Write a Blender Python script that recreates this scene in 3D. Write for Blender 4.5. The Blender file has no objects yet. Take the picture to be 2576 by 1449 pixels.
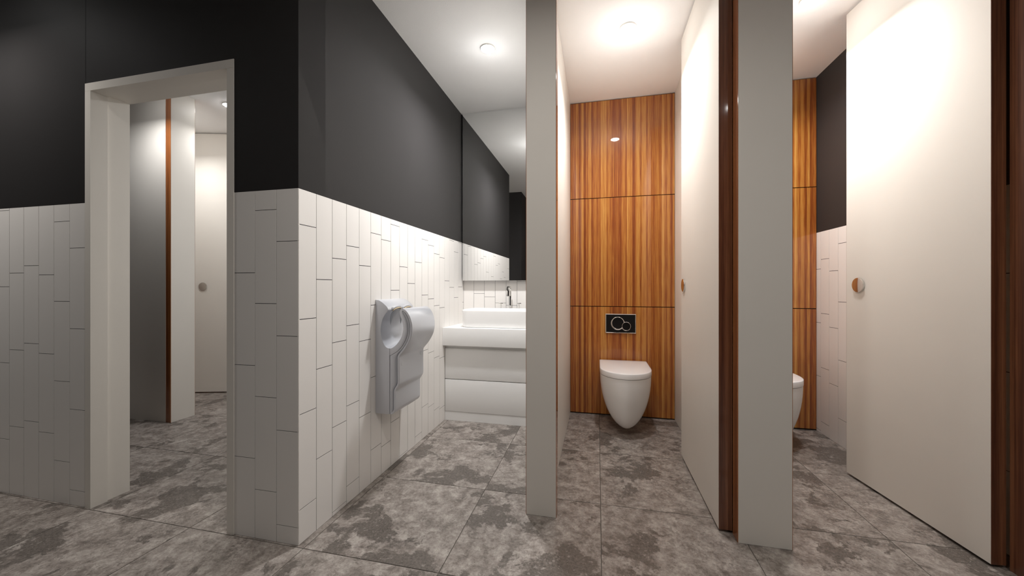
import bpy, bmesh, math, random
from mathutils import Vector, Matrix

random.seed(7)
S = bpy.context.scene
COL = S.collection

# ------------------------------------------------------------------ camera
cam_data = bpy.data.cameras.new('camera')
cam_data.sensor_width = 36.0
cam_data.lens = 36.0 * 942.26 / 2576.0
cam_data.clip_start = 0.02
cam = bpy.data.objects.new('camera', cam_data)
COL.objects.link(cam)
cam.location = (0, 0, 1.076)
cam.rotation_euler = (math.pi / 2, 0, 0.2244)
S.camera = cam

# ------------------------------------------------------------------ world, exposure
w = bpy.data.worlds.new('world')
w.use_nodes = True
w.node_tree.nodes['Background'].inputs[0].default_value = (0.9, 0.95, 1, 1)
w.node_tree.nodes['Background'].inputs[1].default_value = 0.0
S.world = w
S.view_settings.view_transform = 'Standard'
S.view_settings.look = 'None'
S.view_settings.gamma = 1.0
S.view_settings.use_curve_mapping = False
S.view_settings.exposure = 0.12
try:
    S.cycles.max_bounces = 14
    S.cycles.diffuse_bounces = 8
    S.cycles.glossy_bounces = 6
    S.cycles.caustics_reflective = False
    S.cycles.sample_clamp_indirect = 6.0
except Exception:
    pass

CEIL = 2.67
WAINSCOT = 1.494
BEAM_Z = 2.435
# ceiling downlights: (x, y, beam watts, glow watts, label)
LIGHTS = [
    (-0.711, 2.390, 30, .7, 'round recessed ceiling downlight over the vanity and hand dryer'),
    (0.182, 2.390, 13, 1.35, 'round recessed ceiling downlight above the fully visible toilet'),
    (1.144, 2.382, 13, .75, 'round recessed ceiling downlight at the right, cut by the top edge'),
    (1.06, 2.95, 6, .2, 'added ceiling downlight hidden behind the wide pilaster to brighten the far cubicle tiles'),  # added out of sight to brighten the right cubicle tiles
    (-3.125, 2.629, 2.6, .15, 'round recessed ceiling downlight seen through the open doorway'),
    (-3.80, 2.640, 4.5, .2, 'added unseen ceiling downlight inside the cubicle beyond the doorway, lighting its door'),  # extra lamp behind the far pilaster, added to light the far door
    (-2.00, 2.629, 15, .2, 'round recessed ceiling downlight hidden above the doorway lintel'),
    (-3.33, 2.00, 4.5, .03, 'round recessed ceiling downlight before the partition beyond the doorway'),
    (-2.98, 0.93, 8, .05, 'round recessed ceiling downlight over the dark passage at the left'),
    (-4.00, 0.86, 16, .1, 'added unseen ceiling downlight deep in the dark passage, brightening the left tiles'),  # unseen extra lamp, added to lift the tiles at the left
    (-0.27, 0.69, 11, .2, 'round recessed ceiling downlight over the lobby facing the cubicles'),
    (1.15, 0.00, 13, .2, 'round recessed ceiling downlight over the lobby, furthest right'),
]

# ------------------------------------------------------------------ node helpers
def srgb(r, g, b):
    f = lambda c: (c / 255 / 12.92) if c <= 10.31 else ((c / 255 + 0.055) / 1.055) ** 2.4
    return (f(r), f(g), f(b), 1)

def new_mat(name):
    m = bpy.data.materials.new(name)
    m.use_nodes = True
    nt = m.node_tree
    b = nt.nodes['Principled BSDF']
    return m, nt, b

def N(nt, kind, **kw):
    n = nt.nodes.new(kind)
    for k, v in kw.items():
        setattr(n, k, v)
    return n

def simple(name, col, rough=0.5, metal=0.0, spec=0.5, bump=0.0, bscale=200.0, coat=0.0, coat_rough=0.05):
    m, nt, b = new_mat(name)
    b.inputs['Base Color'].default_value = (col[0], col[1], col[2], 1)
    b.inputs['Roughness'].default_value = rough
    b.inputs['Metallic'].default_value = metal
    b.inputs['Specular IOR Level'].default_value = spec
    b.inputs['Coat Weight'].default_value = coat
    b.inputs['Coat Roughness'].default_value = coat_rough
    # faint tonal wear so that nothing is a flat colour
    tc = N(nt, 'ShaderNodeTexCoord')
    no = N(nt, 'ShaderNodeTexNoise')
    no.inputs['Scale'].default_value = 3.0
    no.inputs['Detail'].default_value = 4.0
    nt.links.new(tc.outputs['Object'], no.inputs['Vector'])
    mx = N(nt, 'ShaderNodeMix', data_type='RGBA')
    mx.inputs['A'].default_value = (col[0] * .97, col[1] * .97, col[2] * .97, 1)
    mx.inputs['B'].default_value = (min(col[0] * 1.03, 1), min(col[1] * 1.03, 1), min(col[2] * 1.03, 1), 1)
    nt.links.new(no.outputs['Fac'], mx.inputs['Factor'])
    nt.links.new(mx.outputs['Result'], b.inputs['Base Color'])
    if bump:
        n2 = N(nt, 'ShaderNodeTexNoise')
        n2.inputs['Scale'].default_value = bscale
        n2.inputs['Detail'].default_value = 3.0
        nt.links.new(tc.outputs['Object'], n2.inputs['Vector'])
        bp = N(nt, 'ShaderNodeBump')
        bp.inputs['Strength'].default_value = bump
        bp.inputs['Distance'].default_value = 0.002
        nt.links.new(n2.outputs['Fac'], bp.inputs['Height'])
        nt.links.new(bp.outputs['Normal'], b.inputs['Normal'])
    return m

def wood(name, stops, strip=0.011, rough=0.12, stretch=0.9, gain=1.0):
    """glued narrow vertical lamellas with fine grain; works on faces along x or y"""
    m, nt, b = new_mat(name)
    tc = N(nt, 'ShaderNodeTexCoord')
    sep = N(nt, 'ShaderNodeSeparateXYZ')
    nt.links.new(tc.outputs['Object'], sep.inputs[0])
    add = N(nt, 'ShaderNodeMath', operation='ADD')
    nt.links.new(sep.outputs['X'], add.inputs[0])
    nt.links.new(sep.outputs['Y'], add.inputs[1])
    wob_v = N(nt, 'ShaderNodeCombineXYZ')
    nt.links.new(sep.outputs['Z'], wob_v.inputs['Z'])
    # lamella index, length staggered
    div = N(nt, 'ShaderNodeMath', operation='DIVIDE')
    nt.links.new(add.outputs[0], div.inputs[0]); div.inputs[1].default_value = strip
    fl = N(nt, 'ShaderNodeMath', operation='FLOOR')
    nt.links.new(div.outputs[0], fl.inputs[0])
    wn = N(nt, 'ShaderNodeTexWhiteNoise', noise_dimensions='1D')
    nt.links.new(fl.outputs[0], wn.inputs['W'])
    # broad streaks
    cmb = N(nt, 'ShaderNodeCombineXYZ')
    mz = N(nt, 'ShaderNodeMath', operation='MULTIPLY')
    nt.links.new(sep.outputs['Z'], mz.inputs[0]); mz.inputs[1].default_value = 0.012 * stretch
    nt.links.new(add.outputs[0], cmb.inputs['X']); nt.links.new(mz.outputs[0], cmb.inputs['Z'])
    n1 = N(nt, 'ShaderNodeTexNoise')
    n1.inputs['Scale'].default_value = 70.0; n1.inputs['Detail'].default_value = 5.0; n1.inputs['Roughness'].default_value = 0.62
    nt.links.new(cmb.outputs[0], n1.inputs['Vector'])
    # fine dark fibres, shorter
    cmb2 = N(nt, 'ShaderNodeCombineXYZ')
    mz2 = N(nt, 'ShaderNodeMath', operation='MULTIPLY')
    nt.links.new(sep.outputs['Z'], mz2.inputs[0]); mz2.inputs[1].default_value = 0.035
    ad2 = N(nt, 'ShaderNodeMath', operation='ADD')
    nt.links.new(add.outputs[0], ad2.inputs[0])
    sc2 = N(nt, 'ShaderNodeMath', operation='MULTIPLY')
    nt.links.new(wn.outputs['Value'], sc2.inputs[0]); sc2.inputs[1].default_value = 0.3
    nt.links.new(sc2.outputs[0], ad2.inputs[1])
    nt.links.new(ad2.outputs[0], cmb2.inputs['X']); nt.links.new(mz2.outputs[0], cmb2.inputs['Z'])
    n2 = N(nt, 'ShaderNodeTexNoise')
    n2.inputs['Scale'].default_value = 190.0; n2.inputs['Detail'].default_value = 4.0
    nt.links.new(cmb2.outputs[0], n2.inputs['Vector'])
    # mix factors
    a = N(nt, 'ShaderNodeMath', operation='MULTIPLY'); nt.links.new(n1.outputs['Fac'], a.inputs[0]); a.inputs[1].default_value = 0.85 * gain
    c = N(nt, 'ShaderNodeMath', operation='MULTIPLY_ADD'); nt.links.new(wn.outputs['Value'], c.inputs[0]); c.inputs[1].default_value = 0.22
    nt.links.new(a.outputs[0], c.inputs[2])
    d = N(nt, 'ShaderNodeMath', operation='MULTIPLY_ADD'); nt.links.new(n2.outputs['Fac'], d.inputs[0]); d.inputs[1].default_value = 0.38
    nt.links.new(c.outputs[0], d.inputs[2])
    cr = N(nt, 'ShaderNodeValToRGB')
    els = cr.color_ramp.elements
    els[0].position = stops[0][0]; els[0].color = stops[0][1]
    els[1].position = stops[-1][0]; els[1].color = stops[-1][1]
    for p, colr in stops[1:-1]:
        e = els.new(p); e.color = colr
    nt.links.new(d.outputs[0], cr.inputs['Fac'])
    nt.links.new(cr.outputs['Color'], b.inputs['Base Color'])
    b.inputs['Roughness'].default_value = 0.45
    b.inputs['Coat Weight'].default_value = 1.0
    b.inputs['Coat Roughness'].default_value = rough
    b.inputs['Coat IOR'].default_value = 1.45
    return m

def stone():
    m, nt, b = new_mat('grey_stone')
    tc = N(nt, 'ShaderNodeTexCoord')
    oi = N(nt, 'ShaderNodeObjectInfo')
    off = N(nt, 'ShaderNodeVectorMath', operation='SCALE')
    off.inputs[0].default_value = (13.0, 7.0, 3.0)
    nt.links.new(oi.outputs['Random'], off.inputs['Scale'])
    ad = N(nt, 'ShaderNodeVectorMath', operation='ADD')
    nt.links.new(tc.outputs['Object'], ad.inputs[0]); nt.links.new(off.outputs[0], ad.inputs[1])
    def noise(scale, detail=5, rough=.55, dist=0.0, vec=None):
        n = N(nt, 'ShaderNodeTexNoise')
        n.inputs['Scale'].default_value = scale; n.inputs['Detail'].default_value = detail
        n.inputs['Roughness'].default_value = rough; n.inputs['Distortion'].default_value = dist
        nt.links.new((vec or ad.outputs[0]), n.inputs['Vector'])
        return n
    def ramp(src, pts):
        r = N(nt, 'ShaderNodeValToRGB')
        e = r.color_ramp.elements
        e[0].position = pts[0][0]; e[0].color = pts[0][1]
        e[1].position = pts[-1][0]; e[1].color = pts[-1][1]
        for p, c in pts[1:-1]:
            x = e.new(p); x.color = c
        nt.links.new(src, r.inputs['Fac'])
        return r
    g = lambda v: (v, v, v, 1)
    def mixc(fac, A, B):
        mm = N(nt, 'ShaderNodeMix', data_type='RGBA')
        nt.links.new(fac, mm.inputs['Factor'])
        for sock, val in (('A', A), ('B', B)):
            if isinstance(val, tuple): mm.inputs[sock].default_value = val
            else: nt.links.new(val, mm.inputs[sock])
        return mm.outputs['Result']
    # fine granular base: two scales of rough noise
    base = ramp(noise(16, 10, .72, .25).outputs['Fac'], [(.36, srgb(94, 87, 82)), (.46, srgb(130, 121, 115)), (.54, srgb(154, 146, 140)), (.64, srgb(182, 175, 168))])
    fine = ramp(noise(75, 6, .65, .3).outputs['Fac'], [(.38, srgb(98, 91, 86)), (.62, srgb(166, 159, 152))])
    c0 = mixc(ramp(noise(5.5, 4, .5).outputs['Fac'], [(.3, g(.2)), (.7, g(.5))]).outputs['Color'], base.outputs['Color'], fine.outputs['Color'])
    # cloudy dark patches with ragged edges
    blot = ramp(noise(3.4, 11, .66, .25).outputs['Fac'], [(.54, g(0)), (.565, g(.9))])
    dark = ramp(noise(95, 5, .7).outputs['Fac'], [(.34, srgb(70, 65, 61)), (.66, srgb(112, 105, 99))])
    c1 = mixc(blot.outputs['Color'], c0, dark.outputs['Color'])
    # broken brown grey crumbs
    cr = ramp(noise(13, 9, .75, .5).outputs['Fac'], [(.565, g(0)), (.60, g(.55))])
    c2 = mixc(cr.outputs['Color'], c1, srgb(100, 93, 87))
    # pale shelly flakes
    vo = N(nt, 'ShaderNodeTexVoronoi'); vo.inputs['Scale'].default_value = 58.0
    dis = N(nt, 'ShaderNodeVectorMath', operation='ADD')
    nz = noise(30, 4, .6)
    scl = N(nt, 'ShaderNodeVectorMath', operation='SCALE'); scl.inputs['Scale'].default_value = .05
    nt.links.new(nz.outputs['Color'], scl.inputs[0])
    nt.links.new(ad.outputs[0], dis.inputs[0]); nt.links.new(scl.outputs[0], dis.inputs[1])
    nt.links.new(dis.outputs[0], vo.inputs['Vector'])
    sepc = N(nt, 'ShaderNodeSeparateColor'); nt.links.new(vo.outputs['Color'], sepc.inputs[0])
    fk = ramp(sepc.outputs[0], [(.84, g(0)), (.88, g(.26))])
    edge = ramp(vo.outputs['Distance'], [(.30, g(1)), (.42, g(0))])
    fm = N(nt, 'ShaderNodeMath', operation='MULTIPLY')
    nt.links.new(fk.outputs['Color'], fm.inputs[0]); nt.links.new(edge.outputs['Color'], fm.inputs[1])
    c3 = mixc(fm.outputs[0], c2, srgb(192, 185, 177))
    # dark and light specks
    sp = ramp(noise(190, 2, .5).outputs['Fac'], [(.27, g(.8)), (.335, g(0))])
    c4 = mixc(sp.outputs['Color'], c3, srgb(56, 52, 50))
    sp2 = ramp(noise(210, 2, .5).outputs['Fac'], [(.68, g(0)), (.74, g(.6))])
    m4 = N(nt, 'ShaderNodeMix', data_type='RGBA')
    nt.links.new(sp2.outputs['Color'], m4.inputs['Factor']); nt.links.new(c4, m4.inputs['A'])
    m4.inputs['B'].default_value = srgb(205, 199, 192)
    nt.links.new(m4.outputs['Result'], b.inputs['Base Color'])
    rr = N(nt, 'ShaderNodeMapRange')
    nt.links.new(noise(40, 3).outputs['Fac'], rr.inputs['Value'])
    rr.inputs['To Min'].default_value = .30; rr.inputs['To Max'].default_value = .46
    nt.links.new(rr.outputs[0], b.inputs['Roughness'])
    b.inputs['Specular IOR Level'].default_value = 0.5
    bp = N(nt, 'ShaderNodeBump'); bp.inputs['Strength'].default_value = .12; bp.inputs['Distance'].default_value = .001
    nt.links.new(m4.outputs['Result'], bp.inputs['Height'])
    nt.links.new(bp.outputs['Normal'], b.inputs['Normal'])
    return m

M = {}
M['dark'] = simple('charcoal_paint', (0.023, 0.0217, 0.022), rough=.64, spec=.5, bump=.05, bscale=300)
M['tile'] = simple('white_glazed_tile', (0.79, 0.765, 0.74), rough=.3, spec=.5)
M['grout'] = simple('dark_grout', (0.015, 0.015, 0.015), rough=.9)
M['floor_grout'] = simple('brown_grout', (0.11, 0.098, 0.086), rough=.9)
M['lam'] = simple('pale_laminate', (0.74, 0.705, 0.655), rough=.45, spec=.4)
M['white_paint'] = simple('white_painted_board', (0.78, 0.77, 0.74), rough=.4)
M['ceiling'] = simple('white_ceiling_paint', (0.94, 0.94, 0.94), rough=.9, spec=.2, bump=.5, bscale=260)
M['gloss_white'] = simple('white_lacquer', (0.83, 0.83, 0.825), rough=.3, spec=.5)
M['ceramic'] = simple('white_ceramic', (0.86, 0.855, 0.85), rough=.06, spec=.6)
M['lid'] = simple('white_seat_plastic', (0.86, 0.85, 0.85), rough=.15, spec=.5)
M['chrome'] = simple('polished_chrome', (0.80, 0.79, 0.77), rough=.04, metal=1.0)
M['mirror'] = simple('mirror_silver', (0.93, 0.94, 0.94), rough=.0, metal=1.0)
M['black'] = simple('black_gap', (0.008, 0.008, 0.008), rough=.7)
M['silver'] = simple('silver_paint', (0.60, 0.615, 0.66), rough=.33, metal=.42, spec=.6, coat=.4, coat_rough=.15)
M['silver2'] = simple('silver_paint_matte', (0.58, 0.60, 0.63), rough=.45, metal=.2, spec=.5)
M['tan'] = simple('tan_rubber', (0.62, 0.50, 0.33), rough=.5)
M['rim'] = simple('downlight_rim', (0.80, 0.79, 0.76), rough=.5)
M['wood'] = wood('zebrano_veneer', [(.44, srgb(116, 52, 18)), (.55, srgb(140, 73, 27)), (.63, srgb(160, 94, 38)), (.72, srgb(178, 116, 50)), (.86, srgb(200, 146, 74))], strip=.021, rough=.03, gain=.85)
M['edge'] = wood('shaded_edge_veneer', [(.42, srgb(62, 34, 24)), (.60, srgb(96, 56, 38)), (.75, srgb(120, 76, 52)), (.95, srgb(146, 98, 68))], strip=.007, rough=.06)  # veneer colour darkened to carry the shade on these edges
M['edge_red'] = wood('orange_edge_veneer', [(.42, srgb(96, 52, 30)), (.60, srgb(138, 80, 44)), (.75, srgb(166, 104, 60)), (.95, srgb(194, 134, 84))], strip=.006, rough=.06)
M['stone'] = stone()
m, nt, b = new_mat('lamp_lens')
b.inputs['Base Color'].default_value = (1, 1, 1, 1)
b.inputs['Emission Color'].default_value = (1, .985, .96, 1)
b.inputs['Emission Strength'].default_value = 45.0
M['lens'] = m

# ------------------------------------------------------------------ object helpers
def link(name, me, parent=None, loc=(0, 0, 0), rotz=0.0):
    o = bpy.data.objects.new(name, me)
    COL.objects.link(o)
    o.location = loc
    o.rotation_euler = (0, 0, rotz)
    if parent is not None:
        o.parent = parent
    return o

def finish(bm, name, mat, smooth=False, angle=40):
    bmesh.ops.recalc_face_normals(bm, faces=bm.faces)
    me = bpy.data.meshes.new(name)
    bm.to_mesh(me); bm.free()
    if mat is not None:
        me.materials.append(mat)
    if smooth:
        me.polygons.foreach_set('use_smooth', [True] * len(me.polygons))
        try:
            me.set_sharp_from_angle(angle=math.radians(angle))
        except Exception:
            pass
    return me

def bm_box(bm, x0, x1, y0, y1, z0, z1, bevel=0.0, seg=2):
    r = bmesh.ops.create_cube(bm, size=1.0)
    vs = r['verts']
    for v in vs:
        v.co = Vector(((x0 + x1) / 2 + v.co.x * (x1 - x0), (y0 + y1) / 2 + v.co.y * (y1 - y0), (z0 + z1) / 2 + v.co.z * (z1 - z0)))
    if bevel > 0:
        es = list({e for v in vs for e in v.link_edges})
        bmesh.ops.bevel(bm, geom=es, offset=bevel, segments=seg, profile=.6, affect='EDGES', clamp_overlap=True)
    return vs

def box(name, mat, x0, x1, y0, y1, z0, z1, parent=None, bevel=0.0, origin=None):
    """box in world coordinates (parents stay at world identity unless origin is given)"""
    ox, oy, oz = origin if origin else ((x0 + x1) / 2, (y0 + y1) / 2, z0)
    bm = bmesh.new()
    bm_box(bm, x0 - ox, x1 - ox, y0 - oy, y1 - oy, z0 - oz, z1 - oz, bevel)
    me = finish(bm, name, mat, smooth=bevel > 0)
    loc = Vector((ox, oy, oz))
    if parent is not None:
        loc = parent.matrix_basis.inverted() @ loc
        p = parent.parent
        if p is not None:
            loc = parent.matrix_basis.inverted() @ (p.matrix_basis.inverted() @ Vector((ox, oy, oz)))
    return link(name, me, parent, loc)

def loft(bm, rings, close_first=True, close_last=True):
    vr = [[bm.verts.new(p) for p in ring] for ring in rings]
    n = len(vr[0])
    for a, bb in zip(vr[:-1], vr[1:]):
        for k in range(n):
            bm.faces.new((a[k], a[(k + 1) % n], bb[(k + 1) % n], bb[k]))
    if close_first: bm.faces.new(list(reversed(vr[0])))
    if close_last: bm.faces.new(vr[-1])
    return vr

def tag(o, label=None, cat=None, group=None, kind=None):
    if label: o['label'] = label
    if cat: o['category'] = cat
    if group: o['group'] = group
    if kind: o['kind'] = kind
    return o

def empty(name, loc, rotz=0.0):
    return link(name, None, None, loc, rotz)

def struct(name, mat, *a, label=None, cat=None, **kw):
    o = box(name, mat, *a, **kw)
    return tag(o, label, cat, kind='structure')

def copy_tree(o, parent=None):
    c = o.copy(); COL.objects.link(c)
    c.parent = parent
    for ch in list(o.children):
        copy_tree(ch, c)
    return c

# ------------------------------------------------------------------ SETTING: floor
floor = struct('floor', M['floor_grout'], -5.2, 3.2, -2.2, 4.6, -0.10, -0.002,
               label='grey mottled stone floor of large square tiles with thin brown joints', cat='floor')
GX, GY, PT, J = -2.385, 1.317, 0.6, 0.0032
bm = bmesh.new()
bm_box(bm, -PT / 2 + J / 2, PT / 2 - J / 2, -PT / 2 + J / 2, PT / 2 - J / 2, -0.008, 0.0, bevel=0.0006, seg=1)
ftile = finish(bm, 'tile', M['stone'])
fi = floor.matrix_basis.inverted()
for i in range(-5, 10):
    for j in range(-6, 6):
        cx, cy = GX + (i + .5) * PT, GY + (j + .5) * PT
        if cx < -5.2 or cx > 3.2 or cy > 4.6:
            continue
        link('tile', ftile, floor, fi @ Vector((cx, cy, 0)))

# ------------------------------------------------------------------ SETTING: ceiling
ceiling = struct('ceiling', M['ceiling'], -5.2, 3.2, -2.2, 4.6, CEIL, CEIL + 0.1,
                 label='flat white painted ceiling over the whole washroom', cat='ceiling')

# ------------------------------------------------------------------ tiling helper
SEQ = [.945, 1.1155, 1.2186, 1.2888, 1.196, .9826, 1.3585, 1.0633, 1.213, 1.1076,
       1.2563, 1.0264, .9960, .9412, .9201, 1.1369, 1.0826, .9935, 1.0878]
_tile_cache = {}
def tile_mesh(wd, ht, axis):
    key = (round(wd, 4), round(ht, 4), axis)
    if key not in _tile_cache:
        bm = bmesh.new()
        g = 0.0012 if axis == 'x' else 0.0015
        if axis == 'x':
            bm_box(bm, -wd / 2 + g, wd / 2 - g, -0.004, 0.004, g, ht - g)
        else:
            bm_box(bm, -0.004, 0.004, -wd / 2 + g, wd / 2 - g, g, ht - g)
        _tile_cache[key] = finish(bm, 'tile', M['tile'])
    return _tile_cache[key]

def tile_column(wall, axis, a0, a1, plane, phase, z0=0.0, z1=WAINSCOT):
    """one column of 0.4 m tiles; plane = coordinate of the visible tile face centre"""
    zs = [z0]
    z = phase - math.ceil((phase - z0) / .4) * .4
    while z < z1 - 1e-4:
        if z > z0 + .004:
            zs.append(z)
        z += .3996
    zs.append(z1)
    inv = wall.matrix_basis.inverted()
    for k in range(len(zs) - 1):
        wd = abs(a1 - a0)
        me = tile_mesh(wd, zs[k + 1] - zs[k], axis)
        c = (a0 + a1) / 2
        p = (c, plane, zs[k]) if axis == 'x' else (plane, c, zs[k])
        link('tile', me, wall, inv @ Vector(p))

# ------------------------------------------------------------------ SETTING: walls
# wall facing the camera at the left, with the doorway
YB, XA = 1.325, -1.216
DX0, DX1, DZ = -2.446, -1.547, 2.076
TB = 1.484                       # far side of that wall
wl = struct('wall_left', M['grout'], -5.2, DX0, YB + .0022, TB, 0, WAINSCOT,
            label='left wall with white vertical tiles below charcoal paint', cat='wall')
inv = wl.matrix_basis.inverted()
def sub(name, mat, *a, parent=wl, **kw):
    return box(name, mat, *a, parent=parent, **kw)
sub('tiled_backing', M['grout'], DX1, XA - .006, YB + .0022, TB, 0, WAINSCOT)
sub('painted_panel', M['dark'], -5.2, DX0 - .0012, YB, TB, WAINSCOT, CEIL)
sub('painted_panel', M['dark'], DX0 + .0012, XA, YB, TB, DZ, CEIL)
sub('painted_panel', M['dark'], DX1, XA, YB, TB, WAINSCOT, DZ)
PB = 0.1107
for k, ph in enumerate([1.2748, 1.4107, 1.1428]):
    a1 = XA - k * PB
    tile_column(wl, 'x', max(a1 - PB, DX1), a1, YB + .004, ph)
phs = [1.2753, 1.4102, 1.1439, 1.192, 1.1548, 1.4841, 1.33, 1.08, 1.25, 1.40, 1.17, 1.30, 1.22, 1.45, 1.12, 1.36, 1.20, 1.28, 1.42, 1.15, 1.33, 1.08, 1.25, 1.40, 1.10]
for k, ph in enumerate(phs):
    a1 = DX0 - k * PB
    tile_column(wl, 'x', a1 - PB, a1, YB + .004, ph)

# wall beside the vanity carrying the hand dryer
YM = 3.30
wv = struct('wall_middle', M['grout'], XA - .10, XA - .0022, YB + .0081, YM + .1, 0, WAINSCOT,
            label='wall with the hand dryer, white vertical tiles below charcoal paint', cat='wall')
sub('painted_panel', M['dark'], XA - .10, XA, YB + .001, YM + .1, WAINSCOT, CEIL, parent=wv)
PA = 0.10225
for k in range(20):
    a0 = YB + k * PA
    a1 = min(a0 + PA, YM)
    if a1 - a0 > .01:
        tile_column(wv, 'y', a0 if k else a0 + .0002, a1, XA - .004, SEQ[k % 19])

# wall behind the vanity
wb = struct('wall_back', M['grout'], XA - .0022, -.29, YM + .0022, YM + .1, 0, CEIL,
            label='white tiled splashback wall behind the vanity mirror', cat='wall')
for k in range(9):
    a0 = XA + k * PA + (-.0015 if k else 0)
    a1 = min(XA + (k + 1) * PA - .0015, -.291)
    tile_column(wb, 'x', a0, a1, YM + .004, SEQ[(10 + k) % 19], z0=.0, z1=1.56)

# right wall of the far cubicle
XR = 1.614
wr = struct('wall_right', M['grout'], XR + .0022, XR + .12, 1.813, 3.30, 0, WAINSCOT,
            label='right cubicle wall with warm white tiles below charcoal paint', cat='wall')
sub('painted_panel', M['dark'], XR, XR + .12, 1.813, 3.30, WAINSCOT, CEIL, parent=wr)
sR = [1.2189, 1.2892, 1.1975, 1.3823, 1.3585, 1.0633, 1.213, 1.1076, 1.2563, 1.0264, .996, .9412, .9201, 1.1369, 1.0826]
yy = 3.2785
for k, ph in enumerate(sR):
    wdt = .061 if k == 0 else .1025
    a1 = yy; a0 = max(yy - wdt, 1.8135)
    if a1 - a0 > .01:
        tile_column(wr, 'y', a0, a1, XR + .004, ph)
    yy -= wdt
    if yy <= 1.82:
        break

# veneered rear walls of the cubicles
YV = 3.268
wz = struct('wall_cubicles', M['black'], -.23, XR, YV + .012, YV + .10, 0, CEIL,
            label='rear wall of the cubicles clad in striped orange brown veneer', cat='wall')
for x0, x1 in ((-.2270, .6115), (.6765, 1.6105)):
    for z0, z1 in ((.010, .9165), (.9225, 1.8375), (1.8435, 2.6625)):
        sub('panel', M['wood'], x0, x1, YV, YV + .012, z0, z1, parent=wz)

# surroundings out of direct view that the mirror, the gloss and the light need
struct('wall_lobby_left', M['dark'], -5.2, -1.23, -2.2, 0.386, 0, CEIL, label='charcoal wall block behind the camera at the left', cat='wall')
struct('wall_lobby_back', M['dark'], -1.23, 3.2, -2.3, -2.2, 0, CEIL, label='charcoal wall behind the camera', cat='wall')
struct('wall_lobby_right', M['dark'], 3.2, 3.3, -2.2, 1.8, 0, CEIL, label='charcoal wall out of frame on the right', cat='wall')
struct('wall_corridor_end', M['dark'], -5.3, -5.2, .386, 1.33, 0, CEIL, label='charcoal end wall of the passage', cat='wall')
struct('wall_right_front', M['dark'], 1.735, 3.2, 1.757, 1.86, 0, CEIL, label='charcoal wall right of the last cubicle', cat='wall')
struct('wall_far_room', M['white_paint'], -5.2, -1.316, 4.5, 4.6, 0, CEIL, label='pale far wall of the room beyond the doorway', cat='wall')
struct('wall_far_room_left', M['wood'], -5.3, -5.2, 1.484, 4.6, 0, CEIL, label='veneered rear wall of the far cubicle', cat='wall')
struct('wall_far_room_right', M['white_paint'], -1.42, -1.316, 1.484, 4.5, 0, CEIL, label='pale side wall of the room beyond the doorway', cat='wall')

# ------------------------------------------------------------------ doorway lining
dr = struct('door_1', M['lam'], DX0, DX0 + .0372, YB - .003, 1.388, 0, DZ - .038,
            label='pale painted frame of the open doorway in the tiled wall', cat='door frame')
def dsub(name, *a, **kw):
    return box(name, M['lam'], *a, parent=dr, **kw)
dsub('jamb', DX0, DX0 + .024, 1.388, TB + .004, 0, DZ - .0252)
dsub('jamb', DX1 - .0372, DX1, YB - .003, 1.388, 0, DZ - .038)
dsub('jamb', DX1 - .024, DX1, 1.388, TB + .004, 0, DZ - .0252)
dsub('head', DX0, DX1, YB - .003, 1.388, DZ - .0375, DZ)
dsub('head', DX0, DX1, 1.388, TB + .004, DZ - .025, DZ)

# ------------------------------------------------------------------ cubicle pilasters
def pilaster(x0, x1, y0, y1, axis, label, grp='cubicle pilasters', top=CEIL, em='edge_red'):
    o = empty('cubicle_pilaster', ((x0 + x1) / 2, (y0 + y1) / 2, 0))
    tag(o, label, 'pilaster', grp)
    t = .0022
    if axis == 'x':   # faces run along x
        box('face_panel', M['lam'], x0 + t, x1 - t, y0, y1, 0.001, top, parent=o)
        box('edge_band', M[em], x0, x0 + t - .0002, y0 + .0008, y1, 0.001, top, parent=o)
        box('edge_band', M[em], x1 - t + .0002, x1, y0 + .0008, y1, 0.001, top, parent=o)
    else:
        box('face_panel', M['lam'], x0, x1, y0 + t, y1 - t, 0.001, top, parent=o)
        box('edge_band', M[em], x0, x1 - .0008, y0, y0 + t - .0002, 0.001, top, parent=o)
        box('edge_band', M[em], x0, x1 - .0008, y1 - t + .0002, y1, 0.001, top, parent=o)
    return o
pilaster(-.332, -.187, 1.753, 1.813, 'x', 'narrow pale grey full height pilaster between the vanity and the open cubicle')
pilaster(.577, .781, 1.753, 1.813, 'x', 'wide pale grey full height pilaster between the two open cubicles')
pilaster(1.531, 1.735, 1.753, 1.813, 'x', 'pilaster at the far right of which only the dark striped edge shows', em='edge')
pilaster(-3.3675, -3.3175, 2.3062, 2.492, 'y', 'pale pilaster with orange brown edge seen through the doorway')
pilaster(-3.3675, -3.3175, 3.205, 3.40, 'y', 'pale pilaster beyond the far door through the doorway')

# partitions
def partition(x0, x1, y0, y1, label, mat='lam'):
    o = box('cubicle_partition', M[mat], x0, x1, y0, y1, 0.001, CEIL - .001)
    return tag(o, label, 'partition')
partition(-.290, -.230, 1.8135, 3.2795, 'pale full height partition on the left side of the visible toilet')
partition(.614, .674, 1.8135, 3.2675, 'pale full height partition behind the middle open door, right of the toilet')
partition(-5.19, -3.368, 2.304, 2.362, 'tall pale partition beyond the doorway, left of the orange striped edge')

# ------------------------------------------------------------------ cubicle doors
def disc_bm(r, depth, seg=48, bevel=.002):
    bm = bmesh.new()
    bmesh.ops.create_cone(bm, cap_ends=True, segments=seg, radius1=r, radius2=r, depth=depth)
    es = [e for e in bm.edges if abs(e.verts[0].co.z - e.verts[1].co.z) < 1e-6 and e.verts[0].co.z > 0]
    bmesh.ops.bevel(bm, geom=es, offset=bevel, segments=3, profile=.5, affect='EDGES')
    return bm

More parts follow.
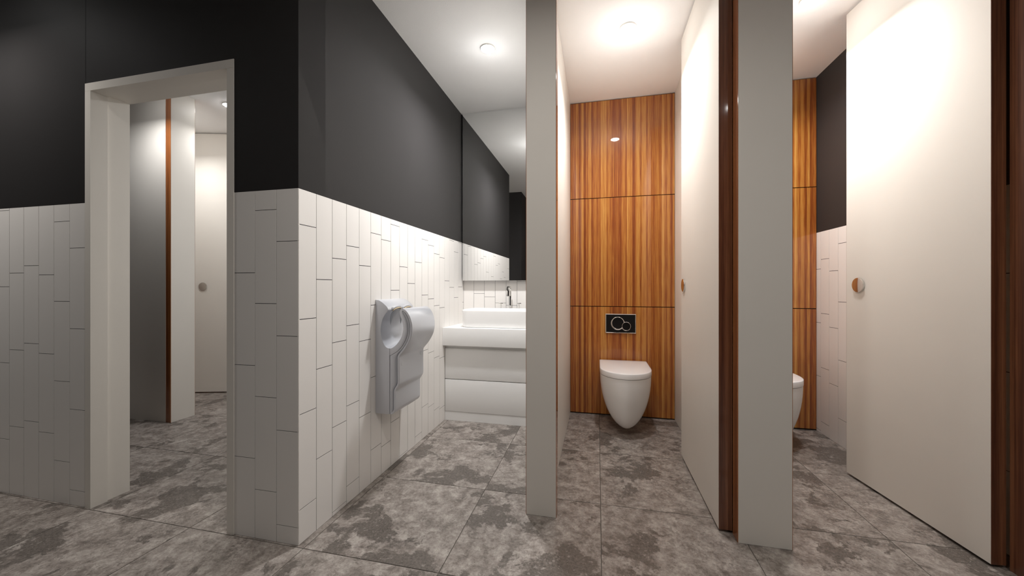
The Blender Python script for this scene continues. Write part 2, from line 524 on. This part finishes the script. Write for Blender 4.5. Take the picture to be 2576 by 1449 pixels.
def door(hx, hy, ang, label, width=.745, thick=.054, knob_side=-1, side=-1, knob_in=.0735):
    """hinge corner at (hx,hy) = corner of hinge edge on the knob face; door runs along local +x turned by ang.
    the leaf lies on local y from 0 to -side*thick; knob face is local y=0 with outward normal side*y"""
    o = empty('cubicle_door', (hx, hy, 0), ang)
    tag(o, label, 'door', 'cubicle doors')
    t = .0016
    ya, yb = (0, -side * thick)
    y0, y1 = min(ya, yb), max(ya, yb)
    def lb(name, mat, *a, bev=0.0):
        bm = bmesh.new(); bm_box(bm, *a, bevel=bev)
        return link(name, finish(bm, name, mat), o)
    lb('leaf', M['lam'], t, width - t, y0, y1, .0125, 2.656)
    e1 = lb('edge_band', M['edge'], 0, t - .0002, y0 + .0005, y1 - .0005, .0125, 2.656)
    e2 = lb('edge_band', M['edge'], width - t + .0002, width, y0 + .0005, y1 - .0005, .0125, 2.656)
    bm = disc_bm(.040, .009, bevel=.0012)
    bmesh.ops.rotate(bm, verts=bm.verts, matrix=Matrix.Rotation(-side * math.pi / 2, 3, 'X'))
    k = link('knob', finish(bm, 'knob', M['chrome'], True), o, (width - knob_in, side * .0043, 1.0925))
    k['label'] = 'round mirror polished door knob'
    return o
# middle door: along +Y, knob face at x=.5215 looking towards -x
door(.5215, 1.8145, math.pi / 2, 'middle cubicle door standing open at a right angle beside the toilet', width=.756, side=1, knob_in=.0755)
# big right door, not quite parallel
ang2 = math.atan2(2.5451 - 1.8150, 1.4045 - 1.4768)
door(1.4768, 1.8150, ang2, 'large pale cubicle door standing open at the right of the photo', width=.7337, side=1, thick=.050, knob_in=.0925)
# far door beyond the doorway: hinge near pilaster
ang3 = math.atan2(3.0147 - 3.0997, -4.0179 + 3.7106)
door(-3.372, 3.1934, ang3, 'pale cubicle door ajar in the room beyond the doorway', width=.752, side=1, knob_in=.165)

# ------------------------------------------------------------------ downlights
def downlight(x, y, watts, fill, label):
    o = empty('ceiling_downlight', (x, y, CEIL))
    tag(o, label, 'light', 'ceiling downlights')
    bm = bmesh.new()
    prof = [(.0495, 0.0), (.0495, -.005), (.0475, -.0075), (.0445, -.0075), (.0435, -.005), (.0435, 0.0)]
    seg = 48
    rings = [[bm.verts.new((r * math.cos(2 * math.pi * k / seg), r * math.sin(2 * math.pi * k / seg), z)) for k in range(seg)] for r, z in prof]
    for a, bb in zip(rings[:-1], rings[1:]):
        for k in range(seg):
            bm.faces.new((a[k], a[(k + 1) % seg], bb[(k + 1) % seg], bb[k]))
    link('rim', finish(bm, 'rim', M['rim'], True), o)
    bm = bmesh.new()
    rings = [[(r * math.cos(2 * math.pi * k / seg), r * math.sin(2 * math.pi * k / seg), z) for k in range(seg)] for r, z in ((.0434, -.004), (.0425, -.0085), (.036, -.0125), (.024, -.0155), (.010, -.0168))]
    loft(bm, rings)
    me = finish(bm, 'lens', M['lens'], True, 80)
    link('lens', me, o)
    ld = bpy.data.lights.new('downlight_beam', 'AREA')
    ld.shape = 'DISK'
    ld.size = .11
    ld.energy = watts
    tint = (1.0, .955, .90) if y < 1.2 else (1.0, .994, .988)     # lobby lamps are warmer
    ld.color = tint
    lo = bpy.data.objects.new('downlight_beam', ld)
    COL.objects.link(lo)
    lo.parent = o
    lo.location = (0, 0, BEAM_Z - CEIL)
    lo.visible_glossy = False     # the lens itself is what shines back from gloss
    gd = bpy.data.lights.new('ceiling_fill', 'POINT')  # added fill light that brightens the ceiling around the fixture
    gd.energy = fill
    gd.color = tint
    gd.shadow_soft_size = .03
    go = bpy.data.objects.new('ceiling_fill', gd)
    COL.objects.link(go)
    go.parent = o
    go.location = (0, 0, BEAM_Z - CEIL + .04)
    go.visible_glossy = False
    return o
for a in LIGHTS:
    downlight(*a)

# ------------------------------------------------------------------ vanity
vu = empty('vanity_cabinet', (-.755, 2.859, 0))
tag(vu, 'white vanity cabinet with two handleless drawers under the washbasin', 'cabinet')
box('body', M['gloss_white'], XA + .001, -.2915, 2.879, YM - .001, .0, .6125, parent=vu)
box('drawer', M['gloss_white'], XA + .0035, -.2925, 2.859, 2.8785, .0750, .3325, parent=vu, bevel=.001)
box('drawer', M['gloss_white'], XA + .0035, -.2925, 2.859, 2.8785, .3390, .5865, parent=vu, bevel=.001)
box('plinth', M['gloss_white'], XA + .0015, -.2925, 2.8615, 2.8785, .0005, .0725, parent=vu)
wt = box('vanity_worktop', M['gloss_white'], XA + .0005, -.2915, 2.8155, YM - .0005, .6136, .7557, bevel=.0015)
tag(wt, 'thick white worktop slab carrying the washbasin', 'worktop')

# mirror
mi = empty('wall_mirror', (-.75, 3.238, 1.1437))
tag(mi, 'tall frameless wall mirror above the washbasin reaching the ceiling', 'mirror')
box('glass', M['mirror'], -1.2025, -.2915, 3.238, 3.243, 1.1437, CEIL - .002, parent=mi)
box('backing', M['black'], -1.198, -.2935, 3.2432, YM - .001, 1.1465, CEIL - .003, parent=mi)

# washbasin: rounded rectangular vessel
def rrect(x0, x1, y0, y1, r, n=8):
    pts = []
    for cx, cy, a0 in ((x1 - r, y1 - r, 0), (x0 + r, y1 - r, 90), (x0 + r, y0 + r, 180), (x1 - r, y0 + r, 270)):
        for k in range(n + 1):
            a = math.radians(a0 + 90 * k / n)
            pts.append((cx + r * math.cos(a), cy + r * math.sin(a)))
    return pts
bx0, bx1, by0, by1 = -1.092, -.42, 2.872, 3.185
bcx, bcy = (bx0 + bx1) / 2, (by0 + by1) / 2
bm = bmesh.new()
rings = []
for inset, z, r in ((.020, .7565, .05), (.010, .7590, .058), (.006, .766, .062), (.002, .83, .066), (0, .886, .068), (.001, .894, .067), (.004, .8985, .064), (.0085, .9, .060), (.014, .8985, .055), (.018, .893, .052), (.021, .88, .05), (.034, .82, .05), (.060, .785, .05), (.10, .778, .05)):
    rings.append([(x - bcx, y - bcy, z - .7557) for x, y in rrect(bx0 + inset, bx1 - inset, by0 + inset, by1 - inset, r)])
loft(bm, rings)
wbn = empty('washbasin', (bcx, bcy, .7557))
tag(wbn, 'white rounded rectangular countertop washbasin on the vanity worktop', 'washbasin')
link('bowl', finish(bm, 'bowl', M['ceramic'], True, 50), wbn)
bm = disc_bm(.022, .004, 24, .001)
link('drain', finish(bm, 'drain', M['chrome'], True), wbn, (0, 0, .0245))

# tap: square section swan neck with two flat handles
fy = 3.236
fx = -.757
tp = empty('basin_mixer_tap', (fx, fy, .7557))
tag(tp, 'chrome three hole basin tap with swan neck spout behind the washbasin', 'tap')
def sweep_rect(path, wx, th, name, mat, parent, bev=.002):
    """rectangular tube in the y-z plane, wx = width along x, th = list of thickness"""
    bm = bmesh.new()
    rings = []
    for i, (y, z) in enumerate(path):
        a = Vector(path[max(i - 1, 0)]); c = Vector(path[min(i + 1, len(path) - 1)])
        d = (c - a).normalized(); nrm = Vector((-d.y, d.x))
        t = th[i] / 2 if isinstance(th, (list, tuple)) else th / 2
        w2 = wx[i] / 2 if isinstance(wx, (list, tuple)) else wx / 2
        p = Vector((y, z))
        q0 = p + nrm * t; q1 = p - nrm * t
        rings.append([(-w2, q0.x, q0.y), (w2, q0.x, q0.y), (w2, q1.x, q1.y), (-w2, q1.x, q1.y)])
    loft(bm, rings)
    bmesh.ops.recalc_face_normals(bm, faces=bm.faces)
    es = [e for e in bm.edges if len(e.link_faces) == 2 and e.calc_face_angle(0) > .9]
    bmesh.ops.bevel(bm, geom=es, offset=bev, segments=2, profile=.6, affect='EDGES', clamp_overlap=True)
    return link(name, finish(bm, name, mat, True, 40), parent)
path = [(0, .0), (0, .05), (0, .15), (0, .255), (0, .29)]
R = .038
for k in range(1, 9):
    a = math.pi * k / 8 * .98
    path.append((-R + R * math.cos(a), .29 + R * math.sin(a) * 1.0))
path.append((-2 * R, .27)); path.append((-2 * R - .001, .248))
sweep_rect(path, [.020] * 3 + [.024] * (len(path) - 3), [.017] * 3 + [.019] * (len(path) - 3), 'spout', M['chrome'], tp)
bm = disc_bm(.022, .006, 32, .0015); link('spout_base', finish(bm, 'spout_base', M['chrome'], True), tp, (0, 0, .004))
for sx in (-1, 1):
    hx = .0825 * sx
    bm = bmesh.new()
    bmesh.ops.create_cone(bm, cap_ends=True, segments=20, radius1=.0045, radius2=.0038, depth=.18)
    stem = link('handle_stem', finish(bm, 'handle_stem', M['chrome'], True), tp, (hx, 0, .09))
    bm = disc_bm(.018, .006, 32, .0015)
    link('handle_base', finish(bm, 'handle_base', M['chrome'], True), stem, (0, 0, -.087))
    bm = bmesh.new()
    bm_box(bm, -.019, .019, -.0045, .0045, -.004, .004, bevel=.001)
    bm_box(bm, -.0045, .0045, -.019, .019, -.004, .004, bevel=.001)
    link('cross_handle', finish(bm, 'cross_handle', M['chrome'], True), stem, (0, 0, .094))

# ------------------------------------------------------------------ hand dryer
HY0, HY1 = 1.88, 2.172
hd = empty('hand_dryer', (XA, (HY0 + HY1) / 2, 0))
tag(hd, 'silver grey jet hand dryer mounted on the tiled wall', 'hand dryer')
def smooth(poly, n=4):
    """Catmull-Rom resampling of an open polyline"""
    out = []
    for i in range(len(poly) - 1):
        p0 = Vector(poly[max(i - 1, 0)]); p1 = Vector(poly[i]); p2 = Vector(poly[i + 1]); p3 = Vector(poly[min(i + 2, len(poly) - 1)])
        for k in range(n):
            t = k / n
            q = .5 * ((2 * p1) + (p2 - p0) * t + (2 * p0 - 5 * p1 + 4 * p2 - p3) * t * t + (3 * p1 - p0 - 3 * p2 + p3) * t ** 3)
            out.append((q.x, q.y))
    out.append(tuple(poly[-1]))
    return out
def prism(prof, y0, y1, name, mat, parent=hd, bevel=.0, seg=2, smooth=True, ang=32):
    """extrude (d,z) polygon along y; d measured from the wall"""
    bm = bmesh.new()
    yc = (HY0 + HY1) / 2
    a = [bm.verts.new((d, y0 - yc, z)) for d, z in prof]
    bb = [bm.verts.new((d, y1 - yc, z)) for d, z in prof]
    n = len(prof)
    fa = bm.faces.new(a); fb = bm.faces.new(list(reversed(bb)))
    for k in range(n):
        bm.faces.new((a[(k + 1) % n], a[k], bb[k], bb[(k + 1) % n]))
    bmesh.ops.recalc_face_normals(bm, faces=bm.faces)
    if bevel:
        es = list(fa.edges) + list(fb.edges)
        bmesh.ops.bevel(bm, geom=es, offset=bevel, segments=seg, profile=.5, affect='EDGES', clamp_overlap=True)
    bmesh.ops.triangulate(bm, faces=[f for f in bm.faces if len(f.verts) > 4])
    return link(name, finish(bm, name, mat, smooth, ang), parent)
rear_c = [(.0, 1.0105), (.02, 1.0075), (.040, .9975), (.058, .984), (.072, .971), (.079, .959), (.078, .947), (.066, .934), (.056, .92), (.044, .897), (.036, .865), (.0335, .835), (.039, .798), (.056, .758), (.073, .7435), (.0885, .7405)]
cav_f = [(.0885, .7405), (.101, .742), (.128, .760), (.152, .790), (.166, .822), (.172, .856), (.167, .889), (.157, .913), (.150, .935), (.152, .952), (.158, .960), (.1655, .963)]
seam = [(.1685, .944), (.178, .924), (.189, .904), (.197, .873), (.199, .837), (.189, .798), (.165, .756), (.133, .724), (.0915, .7005)]
slab = [(.1665, .9635), (.181, .957), (.196, .944), (.2125, .918), (.2235, .884), (.2265, .852), (.2235, .820), (.215, .792), (.200, .763), (.181, .735), (.156, .706), (.1495, .694), (.1485, .680), (.1485, .610), (.1485, .553), (.143, .533), (.131, .514), (.127, .500), (.1265, .452), (.126, .404), (.120, .388), (.108, .376), (.094, .3715)]
rear_c = smooth(rear_c); cav_f = smooth(cav_f); seam = smooth(seam); slab = smooth(slab)
rear = [(0, .3725), (.0885, .3725)] + list(reversed(rear_c))
prism(rear, HY0, HY1, 'rear_body', M['silver'], bevel=.0025)
prism(cav_f + seam + [(.0900, .7005)], HY0, HY1, 'cavity_lip', M['silver'], bevel=.001)
def offset(poly, d):
    out = []
    for i, p in enumerate(poly):
        a = Vector(poly[max(i - 1, 0)]); c = Vector(poly[min(i + 1, len(poly) - 1)])
        t = (c - a).normalized(); nrm = Vector((-t.y, t.x))   # poly runs top->down on +d side
        out.append((p[0] + nrm.x * -abs(d) if nrm.x > 0 else p[0] + nrm.x * abs(d), p[1] + (nrm.y * -abs(d) if nrm.x > 0 else nrm.y * abs(d))))
    return out
def interp(poly, z):
    """d at height z on a polyline running from top to bottom"""
    for (d0, z0), (d1, z1) in zip(poly[:-1], poly[1:]):
        if z1 <= z <= z0:
            t = 0 if z0 == z1 else (z0 - z) / (z0 - z1)
            return d0 + (d1 - d0) * t
    return poly[0][0] if z > poly[0][1] else poly[-1][0]
seam_o = [(.1702, .962)] + [(x + .0016, z - .0006) for x, z in seam] + [(.0912, .6985), (.0910, .3720)]
bm = bmesh.new()
yc = (HY0 + HY1) / 2
levels = [.9585 - (.9585 - .3745) * k / 90 for k in range(91)]
for side in (-1, 1):
    rows = []
    for z in levels:
        p = interp(seam_o, z); q = max(interp(slab, z) - .006, p + .0012)
        row = []
        for s_, dy in ((0, .0012), (.36, .0014), (.52, .0035), (.66, .012), (.80, .028), (1, .045)):
            if q - p < .03: s2 = s_; dyy = .0012 + (dy - .0012) * min(1, (q - p) / .03)
            else: s2 = 0 if s_ == 0 else 1 - (1 - s_) * .034 / (q - p) if (q - p) > .034 else s_; dyy = dy
            row.append(bm.verts.new((p + (q - p) * s2, side * ((HY1 - HY0) / 2 - dyy), z)))
        rows.append(row)
    for r0, r1 in zip(rows[:-1], rows[1:]):
        for k in range(5):
            bm.faces.new((r0[k], r0[k + 1], r1[k + 1], r1[k]))
link('cover_flank', finish(bm, 'cover_flank', M['silver'], True, 60), hd)
prism(slab + list(reversed(offset(slab, .012)))[:-1], HY0 - .001, HY1 + .001, 'front_shell', M['silver'], bevel=.0035, seg=3)
# two small oval screw caps on the front
for yy_, zz_ in ((HY0 + .030, .650), (HY1 - .030, .672)):
    bm = bmesh.new()
    bmesh.ops.create_cone(bm, cap_ends=True, segments=24, radius1=.009, radius2=.0085, depth=.0016)
    bmesh.ops.rotate(bm, verts=bm.verts, matrix=Matrix.Rotation(math.pi / 2, 3, 'Y'))
    link('screw_cap', finish(bm, 'screw_cap', M['silver2'], True), hd, (.1490, yy_ - (HY0 + HY1) / 2, zz_))
# nozzle hoods: two arches over the cavity with tan seal and tapering flutes
yc = (HY0 + HY1) / 2
def arch(y0, y1, dd, zz, hh, rad, name, mat, seg=18):
    bm = bmesh.new()
    rings = []
    for k in range(seg + 1):
        t = k / seg
        y = y0 + (y1 - y0) * t
        lift = hh * (max(0.0, math.sin(math.pi * t)) ** .55)
        c = Vector((dd + .010 * math.sin(math.pi * t) ** .7 if 0 < t < 1 else dd, y - yc, zz + lift))
        rings.append([(c.x + rad * 1.0 * math.cos(2 * math.pi * j / 12), c.y, c.z + rad * math.sin(2 * math.pi * j / 12)) for j in range(12)])
    loft(bm, rings)
    return link(name, finish(bm, name, mat, True, 60), hd)
for y0, y1 in ((HY0 + .035, HY0 + .143), (HY0 + .147, HY1 - .03)):
    arch(y0, y1, .077, .9535, .0165, .0085, 'nozzle_hood', M['silver'])
    arch(y0 + .008, y1 - .008, .0845, .9475, .0145, .0028, 'nozzle_seal', M['tan'])
    bm = bmesh.new()
    ym = (y0 + y1) / 2 - yc
    rings = []
    for k in range(13):
        t = k / 12
        z = .962 - .105 * t
        hw = (y1 - y0) * .44 * (1 - t) ** .9 + .0006
        d0 = interp(rear_c[20:], z) - .003 if z < .959 else .072
        blg = .011 * (1 - t) ** .8 + .0032
        rings.append([(d0 + blg * math.sin(math.pi * j / 12), ym + .012 * t - hw * math.cos(math.pi * j / 12), z) for j in range(13)])
    loft(bm, rings, True, True)
    link('nozzle_flute', finish(bm, 'nozzle_flute', M['silver2'], True, 60), hd)

# ------------------------------------------------------------------ toilets
def make_toilet(cx, label):
    o = empty('wall_hung_toilet', (cx, YV, 0))
    tag(o, label, 'toilet', 'wall hung toilets')
    HWD, L, ZT = .1865, .553, .4335     # half width, projection, bowl rim height
    def plan(f, hw, front, back, z):
        """D outline: flat at the wall, elliptical front; front/back are distances from the wall"""
        pts = []
        straight = front - .235 * f if front - .235 * f > back else (front + back) / 2
        n = 28
        for k in range(n + 1):
            a = math.pi * k / n
            ex = 1.0
            pts.append((hw * math.cos(a), -(straight + (front - straight) * (math.sin(a) ** .92)), z))
        for k in range(1, 7):
            t = k / 7
            pts.append((-hw, -(straight + (back - straight) * t), z))
        m = 6
        for k in range(m + 1):
            pts.append((-hw + 2 * hw * k / m, -back, z))
        for k in range(6, 0, -1):
            t = k / 7
            pts.append((hw, -(straight + (back - straight) * t), z))
        return pts
    bm = bmesh.new()
    rings = []
    prof = [0, .02, .08, .16, .26, .36, .46, .56, .66, .75, .83, .895, .945, .98, .996]
    H = .375
    YT = .435            # distance of the lowest tip from the wall
    for t in prof:
        s = math.sqrt(max(0, 1 - t * t))
        hw = HWD * .995 * s
        front = YT + (L - .004 - YT) * s
        back = max(.0012, YT - .78 * s)
        rings.append(plan(s, hw, front, back, ZT - t * H))
    loft(bm, rings)
    link('bowl', finish(bm, 'bowl', M['ceramic'], True, 60), o)
    bm = bmesh.new()
    rings = []
    for ins, z in ((.004, ZT + .0022), (.0005, ZT + .004), (0, ZT + .010), (0, ZT + .037), (.0012, ZT + .0405), (.004, ZT + .0425), (.010, ZT + .0437)):
        rings.append(plan(1, HWD + .0005 - ins, L - ins, .035 + ins * .5, z))
    loft(bm, rings)
    link('lid', finish(bm, 'lid', M['lid'], True, 50), o)
    return o
make_toilet(.2035, 'white wall hung toilet with closed lid under the chrome flush plate')
t2 = make_toilet(1.160, 'white wall hung toilet mostly hidden behind the wide pilaster')

# ------------------------------------------------------------------ flush plate
fp = empty('flush_plate', (.1888, YV, .778))
tag(fp, 'chrome dual flush plate with two round overlapping buttons above the toilet', 'flush plate')
bm = bmesh.new()
hx_, hz_ = .1235, .081
outer = [(-hx_, -hz_), (hx_, -hz_), (hx_, hz_), (-hx_, hz_)]
def fring(s, y):
    return [(math.copysign(hx_ - s, x), y, math.copysign(hz_ - s, z)) for x, z in outer]
loft(bm, [fring(0, -.0008), fring(0, -.0075), fring(.0012, -.0088), fring(.0042, -.0112), fring(.0062, -.0075)], True, True)
link('plate', finish(bm, 'plate', M['chrome'], True, 25), fp)
def button(cx, cz, r, h, name):
    bm = bmesh.new(); rings = []
    for rr, y, tilt in ((r, -.006, 0), (r, -.0085, 0), (r * .975, -.0115 - h * .5, .35), (r * .90, -.0150 - h, .9), (r * .875, -.0155 - h, 1.0), (r * .85, -.0150 - h, 1.0)):
        rings.append([(cx - .1888 + rr * math.cos(2 * math.pi * k / 64), y - .011 * tilt * (1 - math.sin(2 * math.pi * k / 64)) * .5, cz - .778 + rr * math.sin(2 * math.pi * k / 64) + tilt * r * .07) for k in range(64)])
    loft(bm, rings)
    link(name, finish(bm, name, M['chrome'], True, 8), fp)
button(.166, .7795, .0555, .004, 'large_button')
button(.2335, .7560, .0385, .009, 'small_button')
